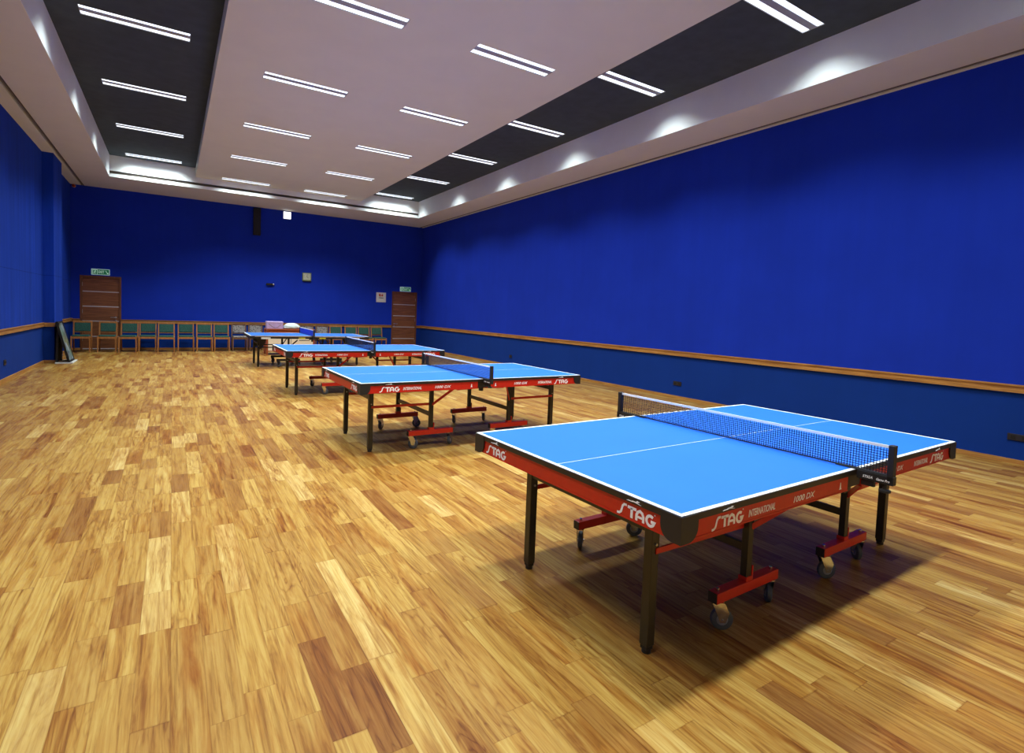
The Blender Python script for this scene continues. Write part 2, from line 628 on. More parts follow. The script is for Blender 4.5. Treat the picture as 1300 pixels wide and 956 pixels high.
def plate(x0, x1, y0, y1, z, th, holes):
    """ceiling plate with rectangular openings, real thickness"""
    m = MB()
    ys = sorted({y0, y1} | {h[2] for h in holes} | {h[3] for h in holes})
    for a, b in zip(ys, ys[1:]):
        xs = [(h[0], h[1]) for h in holes if h[2] <= a + 1e-6 and h[3] >= b - 1e-6]
        xs.sort()
        c = x0
        for h0, h1 in xs:
            m.box(c, h0, a, b, z, z + th)
            c = h1
        m.box(c, x1, a, b, z, z + th)
    return m


def holes(keys):
    return [(COLS[k][0] - LW / 2, COLS[k][0] + LW / 2, y - LD_ / 2, y + LD_ / 2) for k in keys for y in ROWS]


struct(plate(TX0, BX0, TY0, TY1, ZD, .08, holes(['LD'])), 'ceiling_dark_left', 'darkceil')
struct(plate(BX1, TX1, TY0, TY1, ZD, .08, holes(['RD'])), 'ceiling_dark_right', 'darkceil')
pl = plate(BX0, BX1, TY0, TY1, ZB, .08, holes(['A', 'B']))
pl.box(BX0, BX0 + .03, TY0, TY1, ZB + .08, ZD + .04).box(BX1 - .03, BX1, TY0, TY1, ZB + .08, ZD + .04)
struct(pl, 'ceiling', 'cream')
struct(MB().box(XL - T, XR + T, YF - T, YB + T, ZD + .12, ZD + .2), 'ceiling_slab', 'slot')
struct(MB().box(XL - T, XL, YF, YB, ZS, ZD + .12).box(XR, XR + T, YF, YB, ZS, ZD + .12).box(XL - T, XR + T, YB, YB + T, ZS, ZD + .12)
       .box(XL - T, XR + T, YF - T, YF, ZS, ZD + .12), 'wall_plenum', 'slot')


# ------------------------------------------------------------------ ceiling lights
def make_light():
    root = thing('ceiling_light', '', 'ceiling light')
    e = .003
    hx, hy = LW / 2 - e, LD_ / 2 - e
    m = MB()
    m.box(-hx, hx, -hy, hy, LH - .004, LH)                    # back tray
    m.box(-hx, hx, -hy, -hy + .004, 0, LH).box(-hx, hx, hy - .004, hy, 0, LH)
    m.box(-hx, -hx + .004, -hy, hy, 0, LH).box(hx - .004, hx, -hy, hy, 0, LH)
    m.build('housing', 'housing', root)
    # central spine between the two lamp troughs
    m = MB()
    m.prism([(-.046, .006), (.046, .006), (.030, LH - .005), (-.030, LH - .005)], lambda a, b, d: (d, a, b), -hx + .004, hx - .004)
    m.build('spine', 'spine', root)
    for sgn in (-1, 1):
        cy = sgn * .092
        m = MB()
        m.box(-hx + .006, hx - .006, cy - .045, cy + .045, .008, .036)
        t = m.build('diffuser', 'tube', root, bevel=.006)
    ld = bpy.data.lights.new('lamp', 'AREA')
    ld.shape = 'RECTANGLE'
    ld.size = LW - .04
    ld.size_y = LD_ - .03
    ld.energy = POWER
    ld.spread = math.radians(SPREAD)
    ld.color = (.90, 1.0, .985)
    lo = bpy.data.objects.new('lamp', ld)
    C.objects.link(lo)
    lo.parent = root
    lo.location = (0, 0, .002)
    return root


POWER, SPREAD = 49, 116
ordn = ['first', 'second', 'third', 'fourth', 'fifth', 'sixth', 'seventh', 'eighth']
where = {'LD': ('in the left dark ceiling strip', 'lights in the left dark ceiling strip'),
         'A': ('in the left row of the cream ceiling', 'lights in the left row of the cream ceiling'),
         'B': ('in the right row of the cream ceiling', 'lights in the right row of the cream ceiling'),
         'RD': ('in the right dark ceiling strip', 'lights in the right dark ceiling strip')}
proto = make_light()
first = True
for kx, (cx, cz) in COLS.items():
    for i, y in enumerate(ROWS):
        o = proto if first else copy_tree(proto)
        first = False
        o.location = (cx, y, cz)
        tag(o, 'twin-tube recessed light %s, %s from the back wall' % (where[kx][0], ordn[i]), 'ceiling light', where[kx][1])


# ------------------------------------------------------------------ table tennis tables
HX, HY, TZ = 1.37, .7625, .76
STAG_W, STAG_H = .205, .05


def side_fn(side, off):
    """maps (u along the side left to right as read, v up, d outward) to table space"""
    if side == 'near':
        return lambda u, v, d: (u, -HY - off - d, v)
    if side == 'far':
        return lambda u, v, d: (-u, HY + off + d, v)
    if side == 'left':
        return lambda u, v, d: (-HX - off - d, -u, v)
    return lambda u, v, d: (HX + off + d, u, v)


def stag_word(mb, fn, u0, z0, W=.205, H=.046):
    """the maker's word in heavy rounded capitals, S drawn as a long slanted stroke"""
    sw = .0115
    a = lambda pts: [(u0 + p[0] * W, z0 + p[1] * H) for p in pts]
    mb.stroke(a([(0, .02), (.06, .04), (.11, .2), (.15, .78), (.19, .97), (.26, .98)]), sw * .85, fn, 0, .0012)
    mb.stroke(a([(.29, .9), (.52, .9)]), sw, fn, 0, .0012)
    mb.stroke(a([(.40, .9), (.40, 0)]), sw * 1.15, fn, 0, .0012)
    mb.stroke(a([(.53, 0), (.53, .5), (.56, .78), (.62, .92), (.68, .78), (.71, .5), (.71, 0)]), sw, fn, 0, .0012)
    mb.stroke(a([(.53, .36), (.71, .36)]), sw * .8, fn, 0, .0014)
    arc = [(.885 + .095 * math.cos(t), .47 + .43 * math.sin(t)) for t in [math.radians(q) for q in range(50, 331, 20)]]
    mb.stroke(a(arc + [(.985, .42), (.90, .42)]), sw, fn, 0, .0012)


def deer(mb, fn, u0, z0, s):
    pts = [(0, .1), (.12, .22), (.3, .26), (.42, .40), (.58, .42), (.66, .5), (.70, .72), (.76, .6), (.86, .52), (.76, .42),
           (.72, .28), (.98, .02), (.7, .14), (.5, .2), (.36, .12), (.2, .12)]
    mb.prism([(u0 + a * s, z0 + b * s * .24) for a, b in pts], fn, 0, .0012)


def put_text(mb, fn, txt, u0, z0, width, height, shear=0.0, off=.0):
    vs, fs, tw, th = text_mesh(txt, 1.0, shear, off)
    mb.add([fn(u0 + v.x * width / tw, z0 + v.y * height / th, .0006 + v.z) for v in vs], fs)


def emblem(mb, fn, u0, z0, s=.026):
    t = [(0, 0), (1, 0), (.78, .18), (.62, .95), (.4, .95), (.2, .18)]
    mb.prism([(u0 + a * s, z0 + b * s * 1.4) for a, b in t], fn, 0, .001)


def caster(root, x, y, rz, tyre='tyre', fork='chrome'):
    c = bpy.data.objects.new('caster', None)
    c.empty_display_size = .05
    C.objects.link(c)
    c.parent = root
    c.location = (x, y, 0)
    c.rotation_euler = (0, 0, rz)
    r = .053
    off = .026
    m = MB()
    m.lathe((off, -.013, r), (0, 1, 0), [(0, r * .62), (0, r * .9), (.004, r), (.022, r), (.026, r * .9), (.026, r * .62)], 28)
    m.build('wheel', tyre, c, smooth=True)
    m = MB()
    m.lathe((off, -.016, r), (0, 1, 0), [(0, .010), (0, .022), (.004, .030), (.028, .030), (.032, .022), (.032, .010)], 20)
    m.build('hub', 'hub', c, smooth=True)
    m = MB()
    for s_ in (-1, 1):
        m.prism([(-.026, .136), (.034, .136), (.056, .090), (off + .014, r - .012), (off - .012, r - .012), (-.010, .10)],
                lambda a, b, d: (a, d, b), s_ * .0175, s_ * .0210)
    m.box(-.024, .028, -.022, .022, .132, .138)
    m.cyl((0, 0, .136), (0, 0, .143), .016, 16)
    m.cyl((off, -.024, r), (off, .024, r), .005, 10)
    m.build('fork', fork, c, smooth=False)
    return c


def make_table(kind='red'):
    red = kind == 'red'
    root = thing('table_tennis_table', '', 'table tennis table')
    top = 'tabletop' if red else 'tabletop_dim'
    frame = 'red' if red else 'black'
    band = 'band' if red else 'steel'
    G = .002
    for s in (-1, 1):
        xa, xb = (-HX, -G) if s < 0 else (G, HX)
        t = MB().box(xa, xb, -HY, HY, TZ - .022, TZ).build('tabletop', top, root, bevel=.001)
        l_ = MB()
        z0, z1 = TZ - .002, TZ + .0006
        xe = -HX if s < 0 else HX
        l_.box(min(xe, xe - s * .02) - .0004, max(xe, xe - s * .02) + .0004, -HY - .0004, HY + .0004, z0, z1)
        l_.box(xa, xb, -HY - .0004, -HY + .02, z0, z1 - .0001)
        l_.box(xa, xb, HY - .02, HY + .0004, z0, z1 - .0001)
        l_.box(xa, xb, -.0018, .0018, z0, z1 - .0002)
        l_.build('white_line', 'white', t)
        # black edge band around the half
        e = MB()
        zb0, zb1 = TZ - .028, TZ - .003
        e.box(xa, xb, -HY - .003, -HY + .012, zb0, zb1).box(xa, xb, HY - .012, HY + .003, zb0, zb1)
        e.box(xe - .003 if s < 0 else xe - .012, xe + .012 if s < 0 else xe + .003, -HY - .003, HY + .003, zb0, zb1)
        e.build('edge_band', band, t)
    # aprons with lettering
    az0, az1 = .656, TZ - .028
    if not red:
        az0 = .690
    acol = 'red' if red else 'black'
    ins = .004

    def apron(side, u0, u1):
        fn = side_fn(side, -ins)
        m = MB()
        m.prism([(u0, az0), (u1, az0), (u1, az1), (u0, az1)], fn, -.020, 0)
        m.prism([(u0, az0), (u1, az0), (u1, az0 + .006), (u0, az0 + .006)], fn, -.03, .002)
        return m.build('apron', acol, root)

    for side in ('near', 'far'):
        for half in (-1, 1):
            u0, u1 = (-HX + .07, -.075) if half < 0 else (.075, HX - .07)
            a = apron(side, u0, u1)
            fn = side_fn(side, -ins + .0005)
            if red:
                su = -1.18 if half < 0 else 1.18 - .205
                m = MB()
                stag_word(m, fn, su, .668, .205, .046)
                put_text(m, fn, '®', su + .2, .7155, .007, .007)
                m.build('maker_lettering', 'letter', a)
                m = MB()
                deer(m, side_fn(side, .0032), su + .055, .7362, .085)
                m.build('leaping_deer_logo', 'letter', a)
                m = MB()
                put_text(m, fn, 'INTERNATIONAL', -.935 if half < 0 else .935 - .2, .676, .20, .031, .25, .012)
                m.build('international_lettering', 'letter', a)
                m = MB()
                put_text(m, fn, '1000 DX', -.585 if half < 0 else .40, .679, .185, .028, .25, .012)
                m.build('model_lettering', 'letter', a)
                m = MB()
                emblem(m, fn, -.165 if half < 0 else .139, .674)
                m.build('small_emblem', 'letter', a)
            else:
                m = MB()
                fx = side_fn(side, -ins + .0005)
                lu = -1.14 if half < 0 else 1.14 - .2
                m.prism([(lu, .682), (lu + .2, .682), (lu + .2, .726), (lu, .726)], fx, 0, .002)
                m.build('label_plate', 'pale', a)
                m = MB()
                lu = -.32 if half < 0 else .30 - .14
                m.prism([(lu, .694), (lu + .15, .694), (lu + .15, .722), (lu, .722)], fx, 0, .002)
                m.build('yellow_label', 'yellow', a)
    for side in ('left', 'right'):
        a = apron(side, -HY + .07, HY - .07)
        if red:
            fn = side_fn(side, -ins + .0005)
            for su in (-.645, .635 - .205):
                m = MB()
                stag_word(m, fn, su, .668, .205, .046)
                put_text(m, fn, '®', su + .2, .7155, .007, .007)
                m.build('maker_lettering', 'letter', a)
                m = MB()
                deer(m, side_fn(side, .0032), su + .055, .7362, .085)
                m.build('leaping_deer_logo', 'letter', a)
    # corner caps
    for sx in (-1, 1):
        for sy in (-1, 1):
            m = MB()
            z1 = TZ - .0035
            zb = .650 if red else .69
            for ax in (0, 1):
                L_ = .10
                # outline: flat top, rounded lower inner corner
                a0 = .03 * ax
                o = [(a0, z1), (a0, zb)]
                for q in range(0, 91, 15):
                    t = math.radians(q)
                    o.append((L_ - .055 + .055 * math.sin(t), zb + .055 - .055 * math.cos(t)))
                o.append((L_, z1))
                if ax == 0:
                    f = lambda a, b, d, sx=sx, sy=sy: (sx * (HX + .005 - a), sy * (HY + .005 - d), b)
                else:
                    f = lambda a, b, d, sx=sx, sy=sy: (sx * (HX + .005 - d), sy * (HY + .005 - a), b)
                m.prism(o, f, 0, .03)
            m.build('corner_cap', 'cap', root)
    # end legs with feet, cross member
    leg = 'olive' if red else 'black'
    for sx in (-1, 1):
        lx = sx * 1.165
        for sy in (-1, 1):
            ly = sy * .452
            l_ = MB().box(lx - .024, lx + .024, ly - .024, ly + .024, .035, .70).build('leg', leg, root, bevel=.004)
            m = MB().box(lx - .020, lx + .020, ly - .020, ly + .020, .018, .037).cyl((lx, ly, 0), (lx, ly, .02), .021, 18)
            m.build('levelling_foot', 'cap', l_, bevel=.002)
            MB().cyl((lx, ly - .024, .50), (lx, ly - .030, .50), .006, 10).cyl((lx, ly + .024, .50), (lx, ly + .030, .50), .006, 10).build('leg_bolt', 'steel', l_)
        MB().box(lx - .018, lx + .018, -.455, .455, .545, .590).build('end_crossbar', leg, root, bevel=.003)
    # inner uprights
    for sx in (-1, 1):
        for sy in (-1, 1):
            ux, uy = sx * .505, sy * .50
            up = MB().box(ux - .022, ux + .022, uy - .018, uy + .018, .19, .700).build('upright', 'black', root, bevel=.003)
            m = MB()
            m.box(ux - .027, ux + .027, uy - .023, uy + .023, .165, .212)
            m.box(ux + .026, ux + .036, uy - .02, uy + .02, .18, .262)
            m.build('upright_socket', frame, up, bevel=.002)
            m = MB()
            for zz in (.235, .255):
                m.cyl((ux + .036, uy, zz), (ux + .044, uy, zz), .006, 8)
            m.cyl((ux - .030, uy, .47), (ux - .030, uy - sy * 0, .47), .001, 6)
            m.build('socket_bolt', 'steel', up)
            x0, x1 = ux - .262, ux + .262
            b = MB().box(x0, x1, uy - .026, uy + .026, .138, .190).build('caster_beam', frame, root, bevel=.003)
            for xe, sg in ((x0, -1), (x1, 1)):
                MB().cbox((xe + sg * .0005, uy, .164), (.004, .048, .050)).build('beam_end_cap', 'cap', b)
            m = MB()
            for xe in (x0 + .035, x1 - .035):
                m.cyl((xe, uy, .190), (xe, uy, .202), .009, 8)
            m.build('beam_bolt', 'chrome', b)
            for k_, xe in enumerate((x0 + .035, x1 - .035)):
                rz = {(-1, -1, 0): -.65, (-1, -1, 1): .72, (1, -1, 0): -.5, (1, -1, 1): .85,
                      (-1, 1, 0): .75, (-1, 1, 1): -.7}.get((sx, sy, k_), .8)
                caster(root, xe, uy, rz, fork='chrome' if red else 'black')
            # horizontal stay from end leg to upright, brace from upright up to the apron
            m = MB().bar((sx * 1.165, sy * .475, .470), (sx * .505, sy * .485, .468), .010, .026)
            m.build('stay_bar', frame, root)
            m = MB().bar((sx * .50, sy * .512, .462), (sx * .335, sy * .70, .66), .010, .026)
            m.build('folding_brace', frame, root)
        MB().bar((sx * .505, -.5, .352), (sx * .505, .5, .352), .022, .042).build('upright_crossbar', leg, root, bevel=.002)
        MB().box(sx * .505 - .016, sx * .505 + .016, -.70, .70, .700, .735).build('under_frame', 'black', root)
    # centre hinge block on each long side, link strut from hinge to the uprights
    for sy in (-1, 1):
        m = MB().box(-.074, .074, sy * .735 - .018, sy * .735 + .018, .665, .732)
        m.box(-.02, .02, sy * .70 - .02, sy * .70 + .02, .62, .68)
        m.build('centre_hinge', 'cap', root, bevel=.004)
        for sx in (-1, 1):
            MB().bar((sx * .06, sy * .70, .655), (sx * .30, sy * .70, .648), .008, .018).build('link_strut', frame, root)
    if not red:
        for sy in (-1, 1):
            m = MB().prism([(-1.20, .70), (-.98, .70), (-1.02, .56), (-1.12, .42), (-1.185, .40)], lambda a, b, d: (a, d, b), sy * .41, sy * .43)
            m.build('gusset_plate', 'black', root)
            m = MB().prism([(1.20, .70), (.98, .70), (1.02, .56), (1.12, .42), (1.185, .40)], lambda a, b, d: (a, d, b), sy * .41, sy * .43)
            m.build('gusset_plate', 'black', root)
    return root


def make_net(cord='net', label=True):
    root = thing('table_tennis_net', '', 'net')
    z0, z1 = TZ + .003, TZ + .1525
    Y = .905
    # knotted mesh: real cords
    m = MB()
    n = int(2 * Y / .0135)
    r = .0013
    for i in range(n + 1):
        y = -Y + 2 * Y * i / n
        m.box(-r, r, y - r, y + r, z0, z1 - .008)
    kz = 11
    for k in range(1, kz):
        z = z0 + (z1 - .014 - z0) * k / kz
        m.box(-r, r, -Y, Y, z - r, z + r)
    m.build('net_mesh', cord, root)
    MB().box(-.003, .003, -Y, Y, z1 - .014, z1).build('top_tape', 'tape', root)
    MB().box(-.002, .002, -Y, Y, z0 - .001, z0 + .006).build('bottom_tape', 'cap', root)
    for sy in (-1, 1):
        m = MB().box(-.018, .018, sy * .918 - .014, sy * .918 + .014, TZ - .03, z1 + .004)
        p = m.build('net_post', 'cap', root, bevel=.003)
        m = MB()
        ya, yb = sorted((sy * .665, sy * .93))
        m.box(-.016, .016, ya, yb, TZ + .0015, TZ + .008)           # top jaw on the table surface
        ya2, yb2 = sorted((sy * .772, sy * .935))
        m.box(-.018, .018, ya2, yb2, TZ - .040, TZ + .002)          # outer arm
        ya3, yb3 = sorted((sy * .79, sy * .85))
        m.box(-.010, .010, ya3, yb3, TZ - .070, TZ - .035)
        c = m.build('clamp', 'cap', p, bevel=.002)
        MB().lathe((0, sy * .895, TZ - .085), (0, 0, 1), [(0, .012), (.004, .026), (.014, .026), (.018, .010), (.046, .008)], 16).build('clamp_screw', 'cap', p, smooth=True)
        if label:
            m = MB()
            fn = lambda u, v, d: (-.0182 - d, -sy * 0 + u, v)
            # print on the arm faces the left end of the table
            u0 = sy * .853 - .065
            def f2(u, v, d):
                return (-.0184 - d, -(u) + 2 * sy * .853, v)
            put_text(m, f2, 'STIGA', u0 + .012, TZ - .028, .045, .013, .25, .01)
            put_text(m, f2, 'Game Pro', u0 + .074, TZ - .028, .058, .012, .25, .01)
            m.build('clamp_lettering', 'letter', p)
    return root


TAB = [(2.953, 2.0966, .0247), (2.902, 5.883, .006), (2.919, 9.848, -.0093), (2.90, 14.36, -.0146)]
tlab = ['blue table tennis table with red aprons, nearest the camera',
        'blue table tennis table with red aprons, second from the camera',
        'blue table tennis table with red aprons and dark-looking net, third from the camera',
        'blue table tennis table with black frame and pale edge, farthest and nearest the chairs']
nlab = ['black net with white tape clamped across the nearest table',
        'net with white tape clamped across the second table from the camera',
        'dark net with white tape clamped across the third table from the camera',
        'blue net with white tape across the farthest table, the one with black frame']
t0 = make_table('red')
n0 = make_net()
t4 = make_table('dark')
n4 = make_net('netblue', False)
for i, (x, y, a) in enumerate(TAB):
    o = t0 if i == 0 else (t4 if i == 3 else copy_tree(t0))
    o.location = (x, y, 0)
    o.rotation_euler = (0, 0, a)
    tag(o, tlab[i], 'table tennis table', 'table tennis tables in a line down the hall')
    q = n0 if i == 0 else (n4 if i == 3 else copy_tree(n0))
    q.location = (x, y, 0)
    q.rotation_euler = (0, 0, a)
    tag(q, nlab[i], 'net', 'nets on the table tennis tables')


# ------------------------------------------------------------------ chairs
def make_chair(wood, cloth):
    root = thing('dining_chair', '', 'chair')
    W, H = .195, .845           # half width; faces -y
    # back frame: two raked posts, crest rail, lower rail
    rake = lambda z: .19 + max(0, z - .42) * .16
    for s in (-1, 1):
        pts = [(.235, 0), (.262, 0), (rake(.42) + .030, .42), (rake(H) + .024, H), (rake(H), H), (rake(.42) - .004, .42)]
        m = MB().prism(pts, lambda a, b, d: (d, a, b), s * W - .016, s * W + .016)
        m.build('rear_leg', wood, root, bevel=.003)
        m = MB().prism([(s * W - .017, .44), (s * W + .017, .44), (s * W + .012 + s * .003, 0), (s * W - .012 + s * .003, 0)],
                       lambda a, b, d: (a, d, b), -.235, -.205)
        m.build('front_leg', wood, root, bevel=.003)
    for nm_, z0_, z1_ in (('crest_rail', .795, .845), ('lower_back_rail', .525, .552)):
        yy = rake((z0_ + z1_) / 2)
        MB().box(-W + .016, W - .016, yy, yy + .022, z0_, z1_).build(nm_, wood, root, bevel=.004)
    m = MB()
    m.box(-W, W, -.228, -.208, .375, .430).box(-W, W, .19, .21, .375, .430)
    m.box(-W - .004, -W + .018, -.22, .2, .375, .430).box(W - .018, W + .004, -.22, .2, .375, .430)
    m.build('seat_frame', wood, root)
    M = Matrix.Translation((0, rake(.672) + .006, .672)) @ Matrix.Rotation(-.158, 4, 'X')
    MB().box(-W + .022, W - .022, -.022, .022, -.118, .118, M).build('back_pad', cloth, root, bevel=.012)
    MB().box(-W + .01, W - .01, -.225, .17, .425, .468).build('seat_cushion', cloth, root, bevel=.014)
    return root


cg = make_chair('chairwood', 'green')
cy_ = make_chair('chairdark', 'grey')
chairs = [(-2.10, 0, .0), (-1.53, 0, 0), (-1.045, -.04, -.06), (-.60, .12, 0), (-.145, -.06, .0), (.35, .10, .0), (.828, -.03, .0), (1.295, .08, .0),
          (1.785, .05, 0), (2.268, .08, 0), (3.854, .08, 0), (4.34, .05, 0), (4.806, .08, 0), (5.30, -.02, 0), (5.766, .0, 0), (6.24, .0, .04)]
nth = ['first', 'second', 'third', 'fourth', 'fifth', 'sixth', 'seventh', 'eighth']
used = set()
gi = 0
for i, (x, dy, a) in enumerate(chairs):
    grey = i in (8, 9, 10, 11)
    src = cy_ if grey else cg
    o = src if src not in used else copy_tree(src)
    used.add(src)
    o.location = (x, 18.72 + dy, 0)
    o.rotation_euler = (0, 0, a)
    if i < 8:
        lb = 'green padded wooden chair, %s from the left corner along the back wall' % nth[i]
    elif i < 10:
        lb = 'grey patterned chair along back wall left of the desk, %s' % ('beside the last green chair', 'nearest the lilac box')[i - 8]
    elif i < 12:
        lb = 'grey patterned chair along back wall right of the desk, %s' % ('partly behind the blue net', 'beside the green chairs')[i - 10]
    else:
        lb = 'green padded wooden chair, %s from the right-hand door' % nth[15 - i]
    tag(o, lb, 'chair', 'chairs lined up along the back wall')

# ------------------------------------------------------------------ desk behind the farthest table
dk = thing('desk', 'reddish wood desk with cream front panel behind the farthest table', 'desk', (3.03, 17.45, 0))
DW = .66
MB().box(-DW - .02, DW + .02, -.28, .28, .735, .775).build('desktop', 'redwood', dk, bevel=.004)
MB().box(-DW + .03, DW - .03, -.252, -.238, .665, .735).build('top_rail', 'redwood', dk)
for s in (-1, 1):
    for q in (-1, 1):
        MB().box(s * DW - .025, s * DW + .025, q * .24 - .022, q * .24 + .022, .02 if False else .0, .735).build('leg', 'redwood', dk, bevel=.003)
fp = MB().box(-DW + .028, DW - .028, -.262, -.24, .12, .665).build('front_panel', 'creampanel', dk)
MB().box(-DW + .028, DW - .028, -.266, -.238, .10, .125).build('panel_edging', 'redwood', fp)
MB().box(-.006, .006, -.264, -.262, .13, .66).build('panel_joint', 'slot', fp)
MB().box(-DW + .028, DW - .028, -.2, .24, .10, .13).build('lower_shelf', 'redwood', dk)
for s in (-1, 1):
    MB().box(s * DW - .01, s * DW + .01, -.22, .22, .10, .70).build('side_panel', 'redwood', dk)

# lilac box and pale bundle on the desk
bx = thing('storage_box', 'lilac cloth-covered box standing on the left end of the desk', 'box', (2.59, 17.42, .775))
MB().box(-.22, .22, -.15, .15, 0, .205).build('box_body', 'lilac', bx, bevel=.008)
MB().box(-.226, .226, -.156, .156, .17, .215).build('lid', 'lilac', bx, bevel=.008)
m = MB()
fnb = lambda a, b, d: (a, -.151 - d, b)
m.stroke([(-.18, .15), (-.08, .06), (.0, .03)], .012, fnb, 0, .004)
m.stroke([(.0, .03), (.08, .05), (.16, .12)], .008, fnb, 0, .004)
m.build('crease_shade', 'slot', bx)  # shade of the cloth creases, put on as thin grey strips


def bundle():
    bm = bmesh.new()
    bmesh.ops.create_icosphere(bm, subdivisions=4, radius=1)
    rnd = random.Random(3)
    ph = [(rnd.uniform(3, 9), rnd.uniform(3, 9), rnd.uniform(3, 9), rnd.uniform(0, 6)) for _ in range(6)]
    for v in bm.verts:
        c = v.co.copy()
        d = sum(math.sin(c.x * a + c.y * b + c.z * q + p) for a, b, q, p in ph) * .022
        c *= 1 + d
        # squarish pillow, flat underneath, domed on top
        sx = math.copysign(abs(c.x) ** .7, c.x)
        sy = math.copysign(abs(c.y) ** .8, c.y)
        z = c.z * .14 if c.z > 0 else c.z * .035
        z *= (1 - .35 * abs(sx) ** 3)
        v.co = (sx * .25, sy * .17, z + .037)
    me = bpy.data.meshes.new('folded_sheet')
    bm.to_mesh(me)
    bm.free()
    for p in me.polygons:
        p.use_smooth = True
    me.materials.append(MAT['bundle'])
    o = bpy.data.objects.new('cloth_bundle', me)
    C.objects.link(o)
    o.location = (3.08, 17.40, .7755)
    return tag(o, 'pale folded cloth bundle on the desk beside the lilac box', 'cloth bundle')


bundle()

# ------------------------------------------------------------------ display board leaning at the column
bd = thing('display_board', 'black-framed photo board leaning beside the left column', 'display board', (-2.0, 15.72, 0))
lean = Matrix.Rotation(-.235, 4, 'Y')
Mx = Matrix.Translation((.06, 0, .03)) @ lean
MB().box(-.03, 0, -.34, .34, 0, .93, Mx).build('board', 'speaker', bd, bevel=.003)
MB().box(0, .004, -.30, .30, .04, .89, Mx).build('picture', 'collage', bd)
m = MB()
m.box(0, .012, -.34, -.30, 0, .93, Mx).box(0, .012, .30, .34, 0, .93, Mx).box(0, .012, -.34, .34, .89, .93, Mx).box(0, .012, -.34, .34, 0, .04, Mx)
m.build('frame', 'speaker', bd)
m = MB()
for yy in (-.28, .28):
    m.bar((-.14, yy, .90), (-.17, yy, .02), .03, .04)
m.bar((-.165, -.28, .25), (-.165, .28, .25), .02, .03)
m.build('rear_stand', 'speaker', bd)
MB().box(-.16, -.145, -.27, .27, .05, .9).build('rear_panel', 'speaker', bd)
m = MB().box(-.19, .12, -.36, -.30, .0, .03).box(-.19, .12, .30, .36, .0, .03).box(.06, .12, -.30, .30, 0, .022)
m.build('base', 'pale', bd, bevel=.004)


# ------------------------------------------------------------------ doors
def door(idx, D, hinge_left, label):
    x0, x1, h = D
    f = MB()
    f.box(x0, x0 + .05, YB - .012, YB + .12, 0, h).box(x1 - .05, x1, YB - .012, YB + .12, 0, h)
    f.box(x0 + .05, x1 - .05, YB - .012, YB + .12, h - .06, h)
    d = MB().box(x0 + .052, x1 - .052, YB + .02, YB + .065, .01, h - .062).build('door_%d' % idx, 'door')
    tag(d, label, 'door', None, 'structure')
    fo = f.build('door_frame', 'frame', d, bevel=.003)
    for z in (1.66, 1.235, .815, .375, .02):
        MB().box(x0 + .056, x1 - .056, YB + .016, YB + .022, z, z + .028).build('metal_strip', 'strip', d)
    hx = x1 - .13 if hinge_left else x0 + .11
    s = -1 if hinge_left else 1
    m = MB().cyl((hx, YB + .02, .945), (hx, YB + .008, .945), .026, 18).cyl((hx, YB + .02, .945), (hx, YB - .035, .945), .010, 10)
    m.bar((hx, YB - .032, .945), (hx + s * .12, YB - .032, .945), .014, .018)
    m.cyl((hx, YB + .02, .855), (hx, YB + .006, .855), .024, 18)
    m.build('handle', 'steel', d)
    m = MB()
    xh = x0 + .052 if hinge_left else x1 - .052
    for z in (.25, 1.05, 1.82):
        m.cyl((xh, YB + .012, z), (xh, YB + .012, z + .11), .009, 8)
    m.build('hinge', 'steel', d)
    MB().box(x0, x1, YB + .12, YB + .14, 0, h).build('door_back', 'slot', d)


door(1, D1, True, 'dark wooden door with four metal strips behind the left chairs')
door(2, D2, False, 'dark wooden door with metal strips at the right corner')


# ------------------------------------------------------------------ wall items
def exit_sign(x0, x1, z0, z1, label):
    W, H = x1 - x0, z1 - z0
    r = thing('exit_sign', label, 'exit sign', (x0, YB - .002, z0), 0, 'exit signs above the doors')
    fn = lambda a, b, d: (a, -.028 - d, b)
    MB().box(0, W, -.028, 0, 0, H).build('sign_box', 'signwhite', r, bevel=.003)
    MB().prism([(.012, .012), (W - .012, .012), (W - .012, H - .012), (.012, H - .012)], fn, 0, .0015).build('green_face', 'signgreen', r)
    f2 = lambda a, b, d: (a * 1.0, -.0298 - d, b)
    m = MB()
    # doorway with running figure
    m.stroke([(.035, .02), (.035, H - .025), (.135, H - .025), (.135, .02)], .012, f2, 0, .001)
    m.prism([(.09 + .012 * math.cos(t), H - .048 + .012 * math.sin(t)) for t in [i * PI / 5 for i in range(10)]], f2, 0, .001)
    m.stroke([(.088, H - .062), (.078, .065)], .018, f2, 0, .001)
    m.stroke([(.078, .065), (.095, .045), (.088, .024)], .009, f2, 0, .001)
    m.stroke([(.078, .065), (.066, .042), (.048, .036)], .009, f2, 0, .001)
    m.stroke([(.062, H - .085), (.086, H - .066), (.108, H - .08)], .007, f2, 0, .001)
    m.build('running_figure', 'signwhite', r)
    m = MB()
    put_text(m, f2, 'EXIT', .165, .045, .13, H - .09, 0, .01)
    m.build('exit_lettering', 'signwhite', r)
    m = MB()
    a = W - .075
    m.stroke([(a - .02, H - .04), (a + .03, .04)], .012, f2, 0, .001)
    m.prism([(a + .045, .028), (a + .04, .072), (a + .008, .036)], f2, 0, .001)
    m.build('arrow', 'signwhite', r)


exit_sign(-1.95, -1.53, 2.155, 2.32, 'green exit sign above the left-hand door')
exit_sign(7.235, 7.655, 2.175, 2.34, 'green exit sign above the right-hand door')

